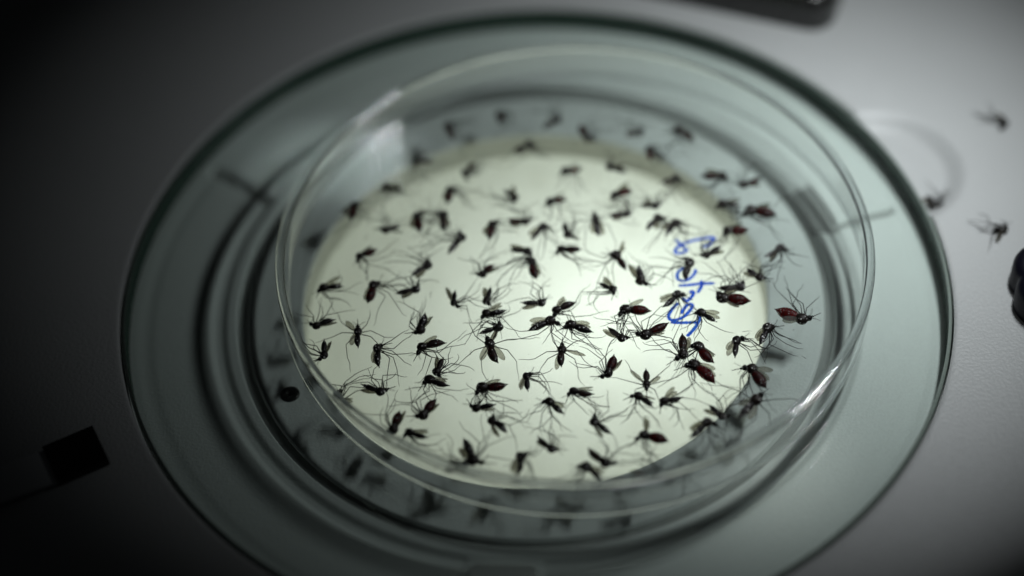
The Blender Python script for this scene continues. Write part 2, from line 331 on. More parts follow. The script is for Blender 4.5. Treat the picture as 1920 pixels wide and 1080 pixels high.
MOSQUITOES = [  # thorax, abdomen tip, wing tips, leg bundle (mm), blood 0-1, pose, label
 ((-27.78, 15.13), (-28.42, 11.68), [(-29.7, 12.84)], (-26.8, 10.51), 0.6, 's',
  'dark red mosquito touching the lower end of the striped blue-white reflection'),
 ((-23.15, 9.09), (-20.49, 10.07), [(-20.03, 8.38)], (-21.48, 12.73), 0.2, 's',
  'mosquito lying back-down just right of and below the striped reflection, legs pointing back'),
 ((-17.92, 12.11), (-17.46, 8.19), [(-18.79, 9.33)], (-16.08, 11.84), 0.7, 's',
  'red-bellied mosquito, left one of the close pair facing each other at upper left'),
 ((-13.89, 12.21), (-13.38, 8.63), [(-12.7, 9.55)], (-15.65, 10.32), 0.4, 's',
  'mosquito with legs pointing left, right one of the close pair at upper left'),
 ((-10.89, 7.13), (-13.05, 3.68), [(-12.46, 4.24)], (-16.06, 8.07), 0, 's',
  'slender dark mosquito slanting down-left just below the close pair at upper left'),
 ((-6.03, 9.8), (-6.66, 6.32), [(-7.3, 7.87)], (-3.78, 5.89), 0.7, 's',
  'dark red mosquito with abdomen hanging down, left of the blurred back-row horizontal red one'),
 ((-26.98, 3.81), (-24.05, 5.31), [(-24.96, 5.96)], (-24.75, 2.86), 0.5, 's',
  'reddish mosquito slanting up-right alone at left, between striped reflection and left wall'),
 ((-16.0, 1.64), (-18.67, -0.72), [(-17.76, -1.28)], (-18.75, 3.96), 0, 's',
  'black mosquito slanting down-left directly above the white-spotted one at left centre'),
 ((-32.4, -2.22), (-28.98, -2.31), [(-29.51, -0.51), (-29.31, -1.6)], (-28.48, -5.37), 0.1, 's',
  'mosquito with two raised grey wings near the left wall, at end of a pale line'),
 ((-24.27, -1.93), (-25.13, -5.83), [(-25.69, -5.34)], (-21.73, -3.61), 0.6, 's',
  'mosquito with dark red hanging abdomen and long legs to the right, left centre'),
 ((-17.67, -3.26), (-20.98, -3.94), [(-20.05, -5.01)], (-19.61, 0.38), 0, 's',
  'white-spotted mosquito on its back, legs up, left of centre'),
 ((-12.17, -6.66), (-11.92, -3.8), [(-13.36, -3.36)], (-9.11, -5.06), 0, 's',
  'mosquito with head down and wing and abdomen forming a V, left of centre'),
 ((-7.34, -6.5), (-6.57, -3.56), [(-7.62, -3.68)], (-5.16, -5.28), 0.1, 's',
  'grey-winged mosquito standing on its head directly above the one with raised wings at centre'),
 ((-8.0, -1.0), (-5.93, 0.84), [(-5.03, 0.29)], (-7.95, 3.34), 0.6, 's',
  'mosquito on its back with red belly up, legs pointing to the back, above centre left'),
 ((-7.7, -8.79), (-4.33, -8.35), [(-5.02, -7.01)], (-4.38, -10.16), 0.2, 's',
  'mosquito with clear raised wing, just above the white-spotted one over the spread-winged pair'),
 ((-33.08, -9.8), (-30.02, -8.61), [(-29.55, -9.64)], (-32.04, -7.07), 0.2, 's',
  'mosquito on its back nearest the left wall, legs meeting those of the one above'),
 ((-26.5, -10.88), (-26.31, -14.37), [(-28.29, -9.4), (-27.41, -13.87)], (-24.14, -13.41), 0, 't',
  'mosquito with one wing stuck out up-left, left side of the lit disc'),
 ((-31.38, -15.72), (-31.44, -12.57), [(-30.51, -13.39)], (-34.21, -13.28), 0, 's',
  'spotted mosquito upright against the left wall with legs crossing the dish rim'),
 ((-17.26, -11.69), (-16.49, -8.2), [(-15.35, -9.06)], (-18.92, -7.8), 0.2, 's',
  'mosquito in a V shape, head at lower left with feelers, left of centre'),
 ((-23.47, -14.32), (-23.14, -18.06), [(-23.99, -17.58)], (-20.07, -15.66), 0, 's',
  'black mosquito with long legs reaching right, beside the one with an outstretched wing'),
 ((-17.23, -14.86), (-13.37, -14.16), [(-14.7, -12.92), (-14.46, -13.45)], (-14.79, -16.45), 0.4, 's',
  'red-brown mosquito with clear wing raised, below the V-shaped one at left of centre'),
 ((-14.77, -19.7), (-13.76, -16.86), [(-14.76, -17.47)], (-11.34, -17.53), 0.3, 's',
  'mosquito with upward abdomen, upper of the touching pair at lower left of centre'),
 ((-16.08, -20.72), (-12.9, -21.96), [(-13.04, -21.23)], (-15.15, -22.76), 0.1, 's',
  'mosquito lying flat to the right, lower of the touching pair at lower left of centre'),
 ((-22.55, -22.82), (-25.61, -21.29), [(-25.71, -22.52)], (-23.97, -19.85), 0, 's',
  'white-flecked black mosquito on its back near the front left wall, legs up'),
 ((-16.79, -27.55), (-14.75, -24.49), [(-14.34, -25.53)], (-17.68, -24.57), 0.5, 's',
  'red-bellied mosquito on its back in a V, right one of two alike at front left'),
 ((-20.94, -29.88), (-20.02, -26.33), [(-19.15, -26.72)], (-22.39, -27.11), 0.6, 's',
  'red-bellied mosquito on its back in a V, closest to the front left wall'),
 ((-18.82, -29.99), (-15.93, -31.36), [(-15.77, -30.01)], (-17.06, -32.64), 0, 's',
  'black mosquito with level wing above a drooping abdomen, by the front left rim'),
 ((-9.38, -26.4), (-6.24, -25.8), [(-6.33, -27.1)], (-8.45, -24.18), 0.2, 's',
  'dark mosquito lying level with wing beneath, below the horizontal dark red one'),
 ((-6.97, -28.53), (-4.75, -31.09), [(-6.18, -31.63)], (-3.4, -28.28), 0.1, 's',
  'plump black mosquito slanting down-right with legs held together to the right, front centre left'),
 ((-9.4, -35.83), (-10.87, -31.71), [(-11.54, -33.76)], (-8.03, -32.91), 0.2, 's',
  'black mosquito with abdomen pointing straight up, closest to the front rim at left'),
 ((-2.74, -34.89), (-3.5, -38.3), [(-4.3, -38.04)], (-1.31, -36.91), 0, 's',
  'narrow dark mosquito hanging down, front centre close to the rim'),
 ((-11.58, -38.35), (-14.69, -39.36), [(-13.34, -38.13)], (-14.11, -36.64), 0, 's',
  'blurred mosquito seen through the front wall of the dish'),
 ((-30.52, -24.44), (-27.79, -27.46), [(-29.01, -25.15)], (-29.67, -23.17), 0, 's',
  'dark mosquito seen through the dish wall at front left'),
 ((-5.27, -11.42), (-8.46, -12.69), [(-6.16, -13.18)], (-9.32, -10.41), 0, 's',
  'white-spotted mosquito directly above the head of the left spread-winged one'),
 ((-6.98, -14.4), (-5.72, -18.29), [(-8.2, -18.32), (-4.76, -17.61)], (-6.92, -9.81), 0.3, 't',
  'brown-bellied mosquito seen from above with both wings spread, left of the spread-winged pair'),
 ((2.53, -10.71), (-1.09, -12.37), [(-0.89, -11.1)], (1.12, -14.57), 0.2, 's',
  'white-flecked mosquito with head to the right, left of two facing each other at centre'),
 ((4.88, -11.56), (8.36, -13.19), [(8.04, -11.8), (8.17, -12.32)], (5.72, -13.9), 0.2, 's',
  'plump dark mosquito with head to the left, right of two facing each other at centre'),
 ((12.83, -14.76), (10.69, -12.39), [(9.85, -13.23)], (13.24, -10.92), 0, 's',
  'spotted mosquito on its back between centre and blue writing, legs tangled with red one above'),
 ((15.84, -14.41), (19.63, -12.26), [(19.01, -14.04)], (16.55, -11.31), 0.5, 's',
  'dark red spotted mosquito with pointed abdomen at lower left foot of the blue writing'),
 ((13.19, -9.21), (17.22, -9.64), [(16.25, -7.56), (16.65, -8.74)], (13.17, -12.05), 0.8, 's',
  'fat blood-red mosquito with raised wing, left of the blue writing'),
 ((3.74, -15.99), (3.51, -19.48), [(7.1, -17.74), (2.73, -19.8)], (3.88, -12.47), 0.3, 't',
  'mosquito seen from above with one wing straight out right, right of the spread-winged pair'),
 ((-1.65, -20.59), (-1.51, -23.63), [(-2.72, -23.34)], (0.71, -21.64), 0, 's',
  'round-headed black mosquito hanging down below and between the spread-winged pair'),
 ((-8.42, -22.88), (-4.48, -22.41), [(-5.46, -21.63)], (-6.93, -25.32), 0.6, 's',
  'level dark red mosquito below the left spread-winged one'),
 ((4.71, -23.96), (7.9, -24.61), [(7.88, -23.6)], (6.29, -26.11), 0.3, 's',
  'mosquito with wing held level, below the right spread-winged one'),
 ((1.27, -25.52), (3.46, -28.12), [(3.83, -26.67)], (0.97, -27.46), 0.1, 's',
  'plump black mosquito slanting down-right, below the hanging one at centre'),
 ((10.08, -21.41), (11.23, -17.8), [(12.32, -19.02)], (8.66, -17.7), 0.6, 's',
  'mosquito with red upright abdomen and wing in a V, right of the outstretched wing'),
 ((15.56, -23.65), (15.7, -20.62), [(13.43, -21.06), (16.55, -22.69)], (15.43, -25.53), 0.3, 't',
  'mosquito seen from above with head toward the viewer, below the foot of the writing'),
 ((14.0, -25.12), (16.2, -27.44), [(16.65, -26.47)], (14.09, -27.09), 0.2, 's',
  'mosquito with drooping abdomen, left one of two head to tail at right of centre'),
 ((17.56, -26.56), (20.52, -25.85), [(19.49, -24.31), (19.92, -24.72)], (20.16, -27.4), 0.2, 's',
  'mosquito with steeply raised wings, right one of two head to tail at right of centre'),
 ((7.49, -29.46), (9.99, -31.93), [(8.69, -32.38)], (9.74, -28.57), 0, 's',
  'mosquito with grey wing over its belly slanting down-right, front centre'),
 ((1.7, -34.29), (-0.32, -31.78), [(-0.49, -32.75)], (1.54, -30.42), 0, 's',
  'black mosquito on its back with head to the lower right, front centre'),
 ((9.09, -37.12), (6.64, -34.26), [(6.66, -35.32)], (10.24, -34.02), 0.3, 's',
  'mosquito on its back, right of two touching by the front rim'),
 ((5.97, -37.15), (8.26, -39.87), [(8.86, -38.43)], (5.37, -38.78), 0, 's',
  'dark mosquito slanting down-right, left of two touching by the front rim'),
 ((14.33, -32.34), (17.89, -33.72), [(14.9, -29.52)], (14.82, -34.8), 0.9, 's',
  'red-bellied mosquito with its wing straight up, front right near the disc edge'),
 ((15.84, -39.08), (12.19, -39.53), [(11.79, -38.84)], (14.52, -36.89), 0.6, 's',
  'reddish mosquito lying level against the front rim at the edge of the lit disc'),
 ((21.22, -18.54), (21.51, -14.31), [(22.42, -15.44)], (19.7, -16.28), 0.4, 's',
  'silver-flecked mosquito standing on its head right below the blue writing'),
 ((23.5, -16.65), (25.6, -19.96), [(26.01, -18.75)], (22.97, -18.27), 0.8, 's',
  'red mosquito slanting down-right, upper of the two red ones below the writing'),
 ((22.48, -20.1), (25.38, -23.78), [(25.66, -21.61), (25.65, -22.49)], (22.5, -23.47), 1.0, 's',
  'glossy blood-red mosquito with raised wings, lower of the two red ones below the writing'),
 ((29.46, -15.66), (28.78, -19.14), [(27.65, -17.94), (27.74, -18.55)], (32.22, -17.66), 0, 's',
  'white-spotted mosquito hanging down, left of the two alike at right'),
 ((34.4, -13.58), (32.6, -16.94), [(32.07, -15.97)], (35.3, -16.72), 0, 's',
  'white-spotted mosquito with drooping legs and soft shadow, right of the two alike at right'),
 ((30.8, -21.23), (32.58, -25.13), [(33.89, -22.34), (33.2, -23.67)], (30.13, -23.88), 0.7, 's',
  'red mosquito with two raised wings and one long leg to the right, lower right'),
 ((31.16, -26.88), (28.06, -30.24), [(28.28, -28.13), (29.53, -30.46)], (32.52, -28.33), 0.1, 't',
  'brown pale-banded mosquito seen from above, head up-right, closest to the front right wall'),
 ((26.0, -29.75), (24.17, -27.57), [(23.3, -28.63)], (26.3, -26.86), 0.1, 's',
  'mosquito on its back in a V beside the brown one at lower right'),
 ((23.89, -30.49), (20.94, -33.14), [(21.03, -31.99)], (23.65, -33.04), 0.2, 's',
  'mosquito slanting down-left across the disc edge at lower right'),
 ((24.42, -10.04), (26.74, -12.24), [(27.33, -10.99), (27.35, -11.62)], (24.61, -14.01), 0, 's',
  'dark mosquito with folded clear wings touching the lower right of the blue writing'),
 ((39.64, -12.64), (35.73, -10.35), [(36.47, -12.63)], (38.91, -8.58), 1.0, 's',
  'bright blood-red mosquito on its back, nearest the right wall'),
 ((27.83, -7.71), (32.2, -8.59), [(30.22, -9.91)], (29.3, -5.93), 0.8, 's',
  'long dark red mosquito lying level right of the writing, lower of two stacked'),
 ((31.33, -5.58), (27.63, -5.69), [(28.61, -6.98)], (29.77, -2.96), 0, 's',
  'spotted mosquito on its back right of the writing, upper of two stacked'),
 ((34.32, -4.04), (32.39, -1.77), [(31.7, -2.88)], (34.38, -0.07), 0.1, 's',
  'mosquito on its back at the right edge of the lit disc, soft shadow beside it'),
 ((38.21, 2.07), (35.3, 0.25), [(36.28, -0.97)], (38.21, -1.38), 0, 's',
  'mosquito with drooping legs over the grey plate at upper right'),
 ((23.88, -0.08), (22.97, -3.93), [(22.82, -2.81)], (21.47, -0.75), 0, 's',
  'silver-flecked mosquito sitting on the round loop of the blue writing'),
 ((21.71, -6.42), (19.11, -8.91), [(18.65, -7.59)], (21.47, -9.29), 0, 's',
  'white-flecked mosquito with folded wing at the left side of the blue writing'),
 ((16.19, -3.98), (16.05, -0.29), [(14.48, -0.49)], (17.89, -0.77), 0.1, 's',
  'mosquito standing on its head with wing and abdomen in a V, left of the writing'),
 ((26.34, 0.98), (28.89, 2.82), [(29.33, 1.62)], (26.81, 4.13), 0.2, 's',
  'mosquito on its back tucked into the top hook of the blue writing'),
 ((29.95, 6.0), (33.51, 6.13), [(32.59, 6.9)], (30.65, 3.91), 0.8, 's',
  'level red mosquito above right of the blue writing'),
 ((22.63, 8.35), (20.75, 5.52), [(20.28, 7.06)], (23.4, 6.57), 0.2, 's',
  'dark mosquito directly above the top of the blue writing'),
 ((19.98, 9.54), (17.86, 6.71), [(19.51, 6.65)], (20.64, 7.29), 0.1, 's',
  'pale-bellied mosquito just left of the one above the top of the writing'),
 ((19.92, 11.96), (16.93, 12.36), [(18.47, 12.78)], (19.57, 13.91), 0, 's',
  'black spiky mosquito lying level with legs up, above the pale-bellied one'),
 ((29.62, 11.85), (32.89, 11.07), [(33.03, 12.5)], (31.32, 10.32), 0.1, 's',
  'grey-winged mosquito, left of two side by side at upper right'),
 ((33.93, 9.98), (38.16, 8.47), [(37.48, 11.19)], (36.19, 7.75), 0.7, 's',
  'large red-bellied mosquito, right of two side by side at upper right'),
 ((33.62, 15.58), (36.75, 17.05), [(35.93, 15.25)], (33.93, 19.08), 0.4, 's',
  'blurred mosquito nearest the back right wall, legs up'),
 ((30.98, 17.75), (27.18, 17.98), [(28.01, 18.81)], (28.96, 14.41), 0.4, 's',
  'blurred reddish mosquito with head bent down at back right, tail to the left'),
 ((23.61, 17.96), (20.72, 16.82), [(21.55, 15.64)], (22.8, 15.24), 0, 's',
  'blurred dark mosquito across the disc edge at back right, legs hanging down'),
 ((19.45, 24.86), (19.75, 21.91), [(23.85, 20.86)], (21.25, 23.48), 0.5, 's',
  'blurred red-bellied mosquito with one wing out to the right, back right'),
 ((24.35, 28.77), (26.95, 25.75), [(26.7, 26.92)], (24.21, 25.02), 0.4, 's',
  'blurred mosquito slanting down-right, rightmost along the back wall'),
 ((18.67, 28.5), (15.78, 28.18), [(17.01, 28.39)], (17.33, 30.42), 0, 's',
  'blurred dark mosquito lying level with legs up, second from the right along the back wall'),
 ((-4.55, 34.75), (-4.43, 31.95), [(-3.7, 32.83)], (-3.09, 33.09), 0.4, 's',
  'blurred upright mosquito closest to the back wall at its middle left'),
 ((5.34, 32.48), (2.38, 30.64), [(3.64, 31.36)], (4.27, 34.41), 0, 's',
  'blurred dark mosquito slanting down-left along the back wall, middle'),
 ((9.74, 27.43), (8.79, 31.12), [(9.2, 28.75)], (11.47, 30.53), 0.5, 's',
  'blurred reddish upright mosquito along the back wall, right of the slanting one'),
 ((0.52, 27.13), (-2.47, 25.47), [(-1.63, 24.48)], (0.58, 23.53), 0, 's',
  'blurred dark mosquito with drooping legs at the back edge of the lit disc'),
 ((5.45, 20.61), (8.63, 20.9), [(7.93, 22.19)], (8.0, 18.5), 0.5, 's',
  'blurred reddish level mosquito, left of two in a row behind centre'),
 ((12.66, 21.01), (15.64, 19.51), [(14.36, 20.83)], (16.04, 22.83), 0, 's',
  'blurred black level mosquito, right of two in a row behind centre'),
 ((-2.23, 14.78), (-4.21, 16.9), [(-2.67, 17.08)], (-4.18, 14.74), 0.1, 's',
  'blurred dark mosquito slanting up-left, left of the blurred one with orange belly'),
 ((2.72, 13.9), (5.86, 14.3), [(5.41, 15.42)], (4.85, 12.34), 0.5, 's',
  'blurred mosquito with orange-brown belly, head left, behind centre'),
 ((13.04, 14.58), (16.3, 15.44), [(15.64, 16.93)], (14.59, 12.46), 0.8, 's',
  'blurred red-bellied mosquito with raised wing, right of the orange-bellied one'),
 ((-13.22, 32.12), (-11.91, 28.77), [(-12.85, 29.37)], (-10.33, 31.13), 0.3, 's',
  'blurred dark mosquito leftmost along the back wall'),
 ((-18.4, 24.24), (-15.37, 24.05), [(-16.5, 26.12)], (-16.49, 21.05), 0, 's',
  'blurred black mosquito right of the white wall highlight, legs hanging down'),
 ((-10.47, 20.73), (-8.47, 23.39), [(-8.91, 21.52)], (-7.3, 21.82), 0.3, 's',
  'blurred mosquito slanting up-right at the back left of the lit disc'),
 ((-23.29, 18.87), (-20.2, 17.85), [(-20.72, 19.11)], (-21.7, 15.54), 0.2, 's',
  'blurred level mosquito just right of the striped blue-white reflection'),
 ((-12.7, 17.76), (-13.3, 14.62), [(-13.54, 15.85)], (-10.43, 16.16), 0.7, 's',
  'blurred red upright mosquito above the close pair at upper left'),
 ((-0.6, 9.71), (-3.76, 10.47), [(-3.03, 9.21)], (-1.29, 12.24), 0.6, 's',
  'red-centred level mosquito on its back, behind centre, head to the right'),
 ((1.95, 8.76), (-0.05, 5.94), [(-0.53, 6.35)], (2.6, 6.08), 0, 's',
  'grey mosquito slanting down-left, right of the red-centred level one'),
 ((5.67, 6.29), (5.05, 9.15), [(6.64, 5.71)], (6.94, 8.55), 0.2, 's',
  'V-bent mosquito with head down, left of the narrow-winged one seen from above'),
 ((10.0, 9.89), (10.37, 6.01), [(9.46, 5.99), (11.05, 6.24)], (10.13, 12.26), 0.2, 't',
  'mosquito seen from above with narrow folded wings, head to the back wall'),
 ((15.22, 10.5), (12.12, 10.34), [(12.8, 9.31)], (14.16, 12.26), 0.4, 's',
  'level reddish mosquito on its back, head right, left of the black spiky one'),
 ((-0.45, 3.51), (-3.49, 3.68), [(-3.46, 4.72)], (-0.84, 1.72), 0, 's',
  'pale-winged level mosquito touching heads with the red hanging one below'),
 ((4.16, 3.69), (7.51, 3.27), [(7.24, 4.44)], (6.42, 1.2), 0.4, 's',
  'level brown-red mosquito with head left, behind the centre, legs hanging down'),
 ((12.61, 2.1), (14.02, -1.38), [(14.05, 4.16)], (11.09, -0.16), 0.3, 's',
  'mosquito with one rounded wing sticking straight up, behind centre right'),
 ((-0.27, 1.51), (0.43, -2.23), [(1.02, -1.69)], (-2.16, 1.58), 0.7, 's',
  'red mosquito hanging down with legs to the left, behind the centre'),
 ((12.17, -5.15), (9.77, -3.41), [(10.54, -2.66)], (9.18, -5.34), 0, 's',
  'silver-spotted mosquito slanting down-right with legs to the left, right of centre'),
 ((1.31, -7.09), (-2.05, -6.9), [(-1.85, -8.34)], (-0.7, -4.25), 0, 's',
  'white-spotted level mosquito on its back at the very centre, legs up'),
 ((2.92, -8.86), (6.19, -7.25), [(4.38, -6.48)], (6.41, -9.4), 0.3, 's',
  'mosquito with raised abdomen and wing, right of the white-spotted level one at centre'),
]
STRAYS = [
 ((78.15, 28.78), (76.82, 27.35), [(77.54, 29.36)], (76.55, 29.34), 0, 'b',
  'blurred curled dark mosquito on the white base at the upper right'),
 ((64.04, 12.21), (62.71, 14.63), [(62.78, 12.79)], (65.5, 15.49), 0, 'b',
  'blurred mosquito lying in the round finger recess beside the glass plate'),
 ((73.34, 5.25), (71.3, 4.92), [(71.73, 3.14)], (69.38, 5.89), 0, 'b',
  'mosquito with legs trailing left on the white base at the right edge'),
]
INK = [
 [(22.31, 6.17), (22.82, 5.23), (23.5, 4.28), (23.79, 3.8), (23.33, 3.33), (22.39, 3.2), (22.0, 3.5), (22.31, 4.23), (23.13, 4.98), (24.28, 5.49), (26.01, 5.96), (27.72, 6.21), (28.28, 5.94), (27.6, 4.95), (27.04, 4.41), (26.12, 4.47)],
 [(23.63, 0.1), (23.04, 0.02), (22.34, -0.39), (21.94, -1.25), (22.03, -2.14), (22.74, -2.51), (23.59, -2.23), (24.41, -1.39), (24.81, -0.64), (24.6, -0.29)],
 [(21.92, -3.41), (23.49, -3.39), (25.15, -3.24), (27.47, -3.22)],
 [(25.47, -2.56), (25.47, -3.44), (25.14, -4.29), (24.66, -5.03)],
 [(23.51, -4.97), (23.95, -4.66), (24.08, -5.11), (23.59, -5.95), (22.96, -6.56), (22.6, -6.43), (22.53, -5.89)],
 [(21.63, -6.81), (20.82, -7.74), (20.06, -8.98), (19.99, -9.83), (20.45, -10.17), (21.27, -10.11), (22.3, -9.53), (23.2, -8.51), (23.68, -7.68), (23.56, -7.24), (22.98, -7.32), (22.42, -8.04), (21.85, -9.08)],
 [(20.17, -10.58), (21.22, -10.74), (22.83, -10.79), (24.13, -10.8)],
 [(24.56, -9.65), (24.4, -10.49), (23.9, -11.52), (23.16, -12.54), (22.36, -13.43)],
]

# ------------------------------------------------------------------ the microscope base
PLATE_R, PLATE_T = 63.2, 4.0
HOLE_R = 36.0
REC_Z = -4.6
base = empty('microscope_base')
tag(base, 'white textured microscope base with a round recess and lit window under the glass plate', 'microscope base', kind='structure')

NOTCH = (57.0, 20.3, 13.3)
def base_z(x, y):
    d = math.hypot(x - NOTCH[0], y - NOTCH[1])
    return -2.0 * (1 - smoothstep(NOTCH[2] - 3.6, NOTCH[2], d))
radii = [63.45, 63.65, 64.0]
while radii[-1] < 74: radii.append(radii[-1] + .45)
while radii[-1] < 900: radii.append(radii[-1] * 1.12)
NA = 600
V, F = [], []
for r in radii:
    for k in range(NA):
        a = 2 * math.pi * k / NA; x, y = r * math.cos(a), r * math.sin(a)
        z = base_z(x, y)
        if r == 63.45: z -= .25
        elif r == 63.65: z -= .06
        V.append((x, y, z))
for i in range(len(radii) - 1):
    for k in range(NA):
        F.append((i * NA + k, (i + 1) * NA + k, (i + 1) * NA + (k + 1) % NA, i * NA + (k + 1) % NA))
mesh_obj('worktop', V, F, M['paint'], base)

# recess floor with its concentric gaps, slots and pads
def seg_dist(x, y, a, b):
    ax, ay = a; bx, by = b; dx, dy = bx - ax, by - ay
    t = max(0, min(1, ((x - ax) * dx + (y - ay) * dy) / (dx * dx + dy * dy)))
    return math.hypot(x - ax - t * dx, y - ay - t * dy)
def dip(d, half, soft): return 1 - smoothstep(half - soft, half + soft, abs(d))
def recess_z(r, a):
    x, y = r * math.cos(a), r * math.sin(a)
    z = REC_Z
    z -= 1.6 * dip(r - 45.5, .75, .12)
    z -= .7 * dip(r - 49.2, .95, .7)
    z -= .15 * dip(r - 60.3, .9, .8)
    z -= 1.6 * dip(seg_dist(x, y, (48.2, 12.1), (57.6, 15.2)), .75, .15)
    z -= 1.6 * dip(seg_dist(x, y, (-52.4, 30.5), (-43.2, 23.6)), .95, .15)
    ang = math.degrees(a)
    if ang > 180: ang -= 360
    bl = dip(r - 48.3, 2.1, .25) * dip((ang - 19.5) , 6.0, .5)
    z -= 1.6 * bl
    tb = dip(math.degrees(a) - 263.2, 6.2, .35) * smoothstep(48.0, 48.5, r) * (1 - smoothstep(58, 58.4, r))
    z += .2 * tb
    return z
radii = [HOLE_R + .25, HOLE_R + .05]; radii = [HOLE_R, HOLE_R + .25]
while radii[-1] < 63.1: radii.append(radii[-1] + .2)
radii += [63.45]
NA = 900
V, F = [], []
for i, r in enumerate(radii):
    for k in range(NA):
        a = 2 * math.pi * k / NA
        z = recess_z(r, a) if i else REC_Z - .25
        V.append((r * math.cos(a), r * math.sin(a), z))
n0 = len(V)
for k in range(NA):                                     # outer wall of the recess up to the worktop edge
    a = 2 * math.pi * k / NA; x, y = 63.45 * math.cos(a), 63.45 * math.sin(a)
    V.append((x, y, base_z(x, y) - .26))
rows = len(radii) + 1
for i in range(rows - 1):
    for k in range(NA):
        F.append((i * NA + k, (i + 1) * NA + k, (i + 1) * NA + (k + 1) % NA, i * NA + (k + 1) % NA))
mesh_obj('recess_floor', V, F, M['recess'], base)
lathe('gap_shade', [(44.7, REC_Z - .9), (46.3, REC_Z - .9)], M['gap_shade'], base)  # dark ring in the gap, its shade put into the colour
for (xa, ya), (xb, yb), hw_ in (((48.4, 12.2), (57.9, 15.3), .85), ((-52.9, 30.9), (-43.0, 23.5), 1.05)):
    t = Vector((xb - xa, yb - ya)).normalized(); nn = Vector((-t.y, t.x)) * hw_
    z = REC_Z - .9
    mesh_obj('slot_shade', [(xa + nn.x, ya + nn.y, z), (xa - nn.x, ya - nn.y, z), (xb - nn.x, yb - nn.y, z), (xb + nn.x, yb + nn.y, z)], [(0, 1, 2, 3)], M['gap_shade'], base)  # dark sheets that paint the shade at the slot bottoms
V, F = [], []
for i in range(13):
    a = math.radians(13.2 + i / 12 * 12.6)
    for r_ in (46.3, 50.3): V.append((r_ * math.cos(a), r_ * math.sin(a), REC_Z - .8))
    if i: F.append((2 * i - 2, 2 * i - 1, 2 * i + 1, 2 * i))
mesh_obj('recess_patch', V, F, M['gap_shade'], base)  # dark sheet in the wide cutout, shade put into its colour
WIN_Z = -9.6
lathe('window_well', [(HOLE_R, REC_Z - .25), (HOLE_R, WIN_Z), (HOLE_R, -75)], M['well'], base, rev=True)
lathe('well_bottom', [(0.001, -75), (HOLE_R, -75)], M['well'], base, n=96)
lathe('frosted_window', [(0.001, WIN_Z), (18, WIN_Z), (HOLE_R - .02, WIN_Z)], M['frosted'], base, n=128)
sc = lathe('screw', [(1.45, REC_Z - .2), (1.45, REC_Z + .12), (1.25, REC_Z + .25), (.6, REC_Z + .3), (.45, REC_Z + .1), (.4, REC_Z), (.001, REC_Z)],
           M['screw'], base, n=48, center=(-37.1, -17.3), rev=True)

# ------------------------------------------------------------------ round glass stage plate
plate = empty('stage_plate', (0, 0, -PLATE_T))
tag(plate, 'round clear glass stage plate with dark green edge set into the white base', 'glass plate')
def child_lathe(name, prof, mat, parent, **kw):
    o = lathe(name, [(r, z - parent.location.z) for r, z in prof], mat, parent, **kw); return o
child_lathe('upper_face', [(0.001, 0), (30, 0), (PLATE_R - .55, 0)], M['plate'], plate, n=256)
child_lathe('lower_face', [(0.001, -PLATE_T), (30, -PLATE_T), (PLATE_R - .5, -PLATE_T)], M['plate'], plate, n=256)
child_lathe('bevel', [(PLATE_R - .55, 0), (PLATE_R - .2, -.12), (PLATE_R, -.5)], M['plate_bevel'], plate, n=256, rev=True)
child_lathe('edge', [(PLATE_R, -.5), (PLATE_R, -PLATE_T + .5), (PLATE_R - .5, -PLATE_T)], M['plate_edge'], plate, n=256, rev=True)

# ------------------------------------------------------------------ petri dish
DX, DY = 6.17, 0.41
FLOOR_Z = 1.3
dish = empty('petri_dish', (DX, DY, 0.02))
tag(dish, 'clear round plastic petri dish with blue handwriting, full of mosquitoes, on the glass plate', 'petri dish')
RIM_Z, RO, TH = 7.5, 45.0, 1.45
zf = FLOOR_Z; fr = 1.2
RI = RO - TH
# thin clear sides, a solid rounded rim on top and a solid bead round the foot
def bead(name, rc, zc, hw, hh):
    pr = []
    for i in range(16):
        a = 2 * math.pi * i / 16; c, s_ = math.cos(a), math.sin(a)
        pr.append((rc + hw * math.copysign(abs(c) ** .7, c), zc + hh * math.copysign(abs(s_) ** .7, s_)))
    return lathe(name, pr, M['dish_wall'], dish, n=360, closed=True)
bead('rim', RO - TH / 2, RIM_Z - .5, TH / 2 - .04, .5)
bead('foot_bead', RO - .42, .36, .36, .32)
lathe('side_wall', [(RO, .72), (RO, 3), (RO, RIM_Z - 1.02)], M['dish_floor'], dish, n=360)
inner = [(RI, RIM_Z - 1.02), (RI, 5), (RI, zf + fr)]
for i in range(1, 9):
    a = i / 8 * math.pi / 2
    inner.append((RI - fr * (1 - math.cos(a)), zf + fr * (1 - math.sin(a))))
lathe('inner_side_wall', inner, M['dish_floor'], dish, n=360)
fl_r = RO - TH - fr - .06
lathe('floor_top', [(0.001, zf), (25, zf), (fl_r, zf)], M['dish_floor'], dish, n=256)
lathe('floor_underside', [(0.001, .5), (25, .5), (fl_r, .5)], M['dish_floor'], dish, n=256)

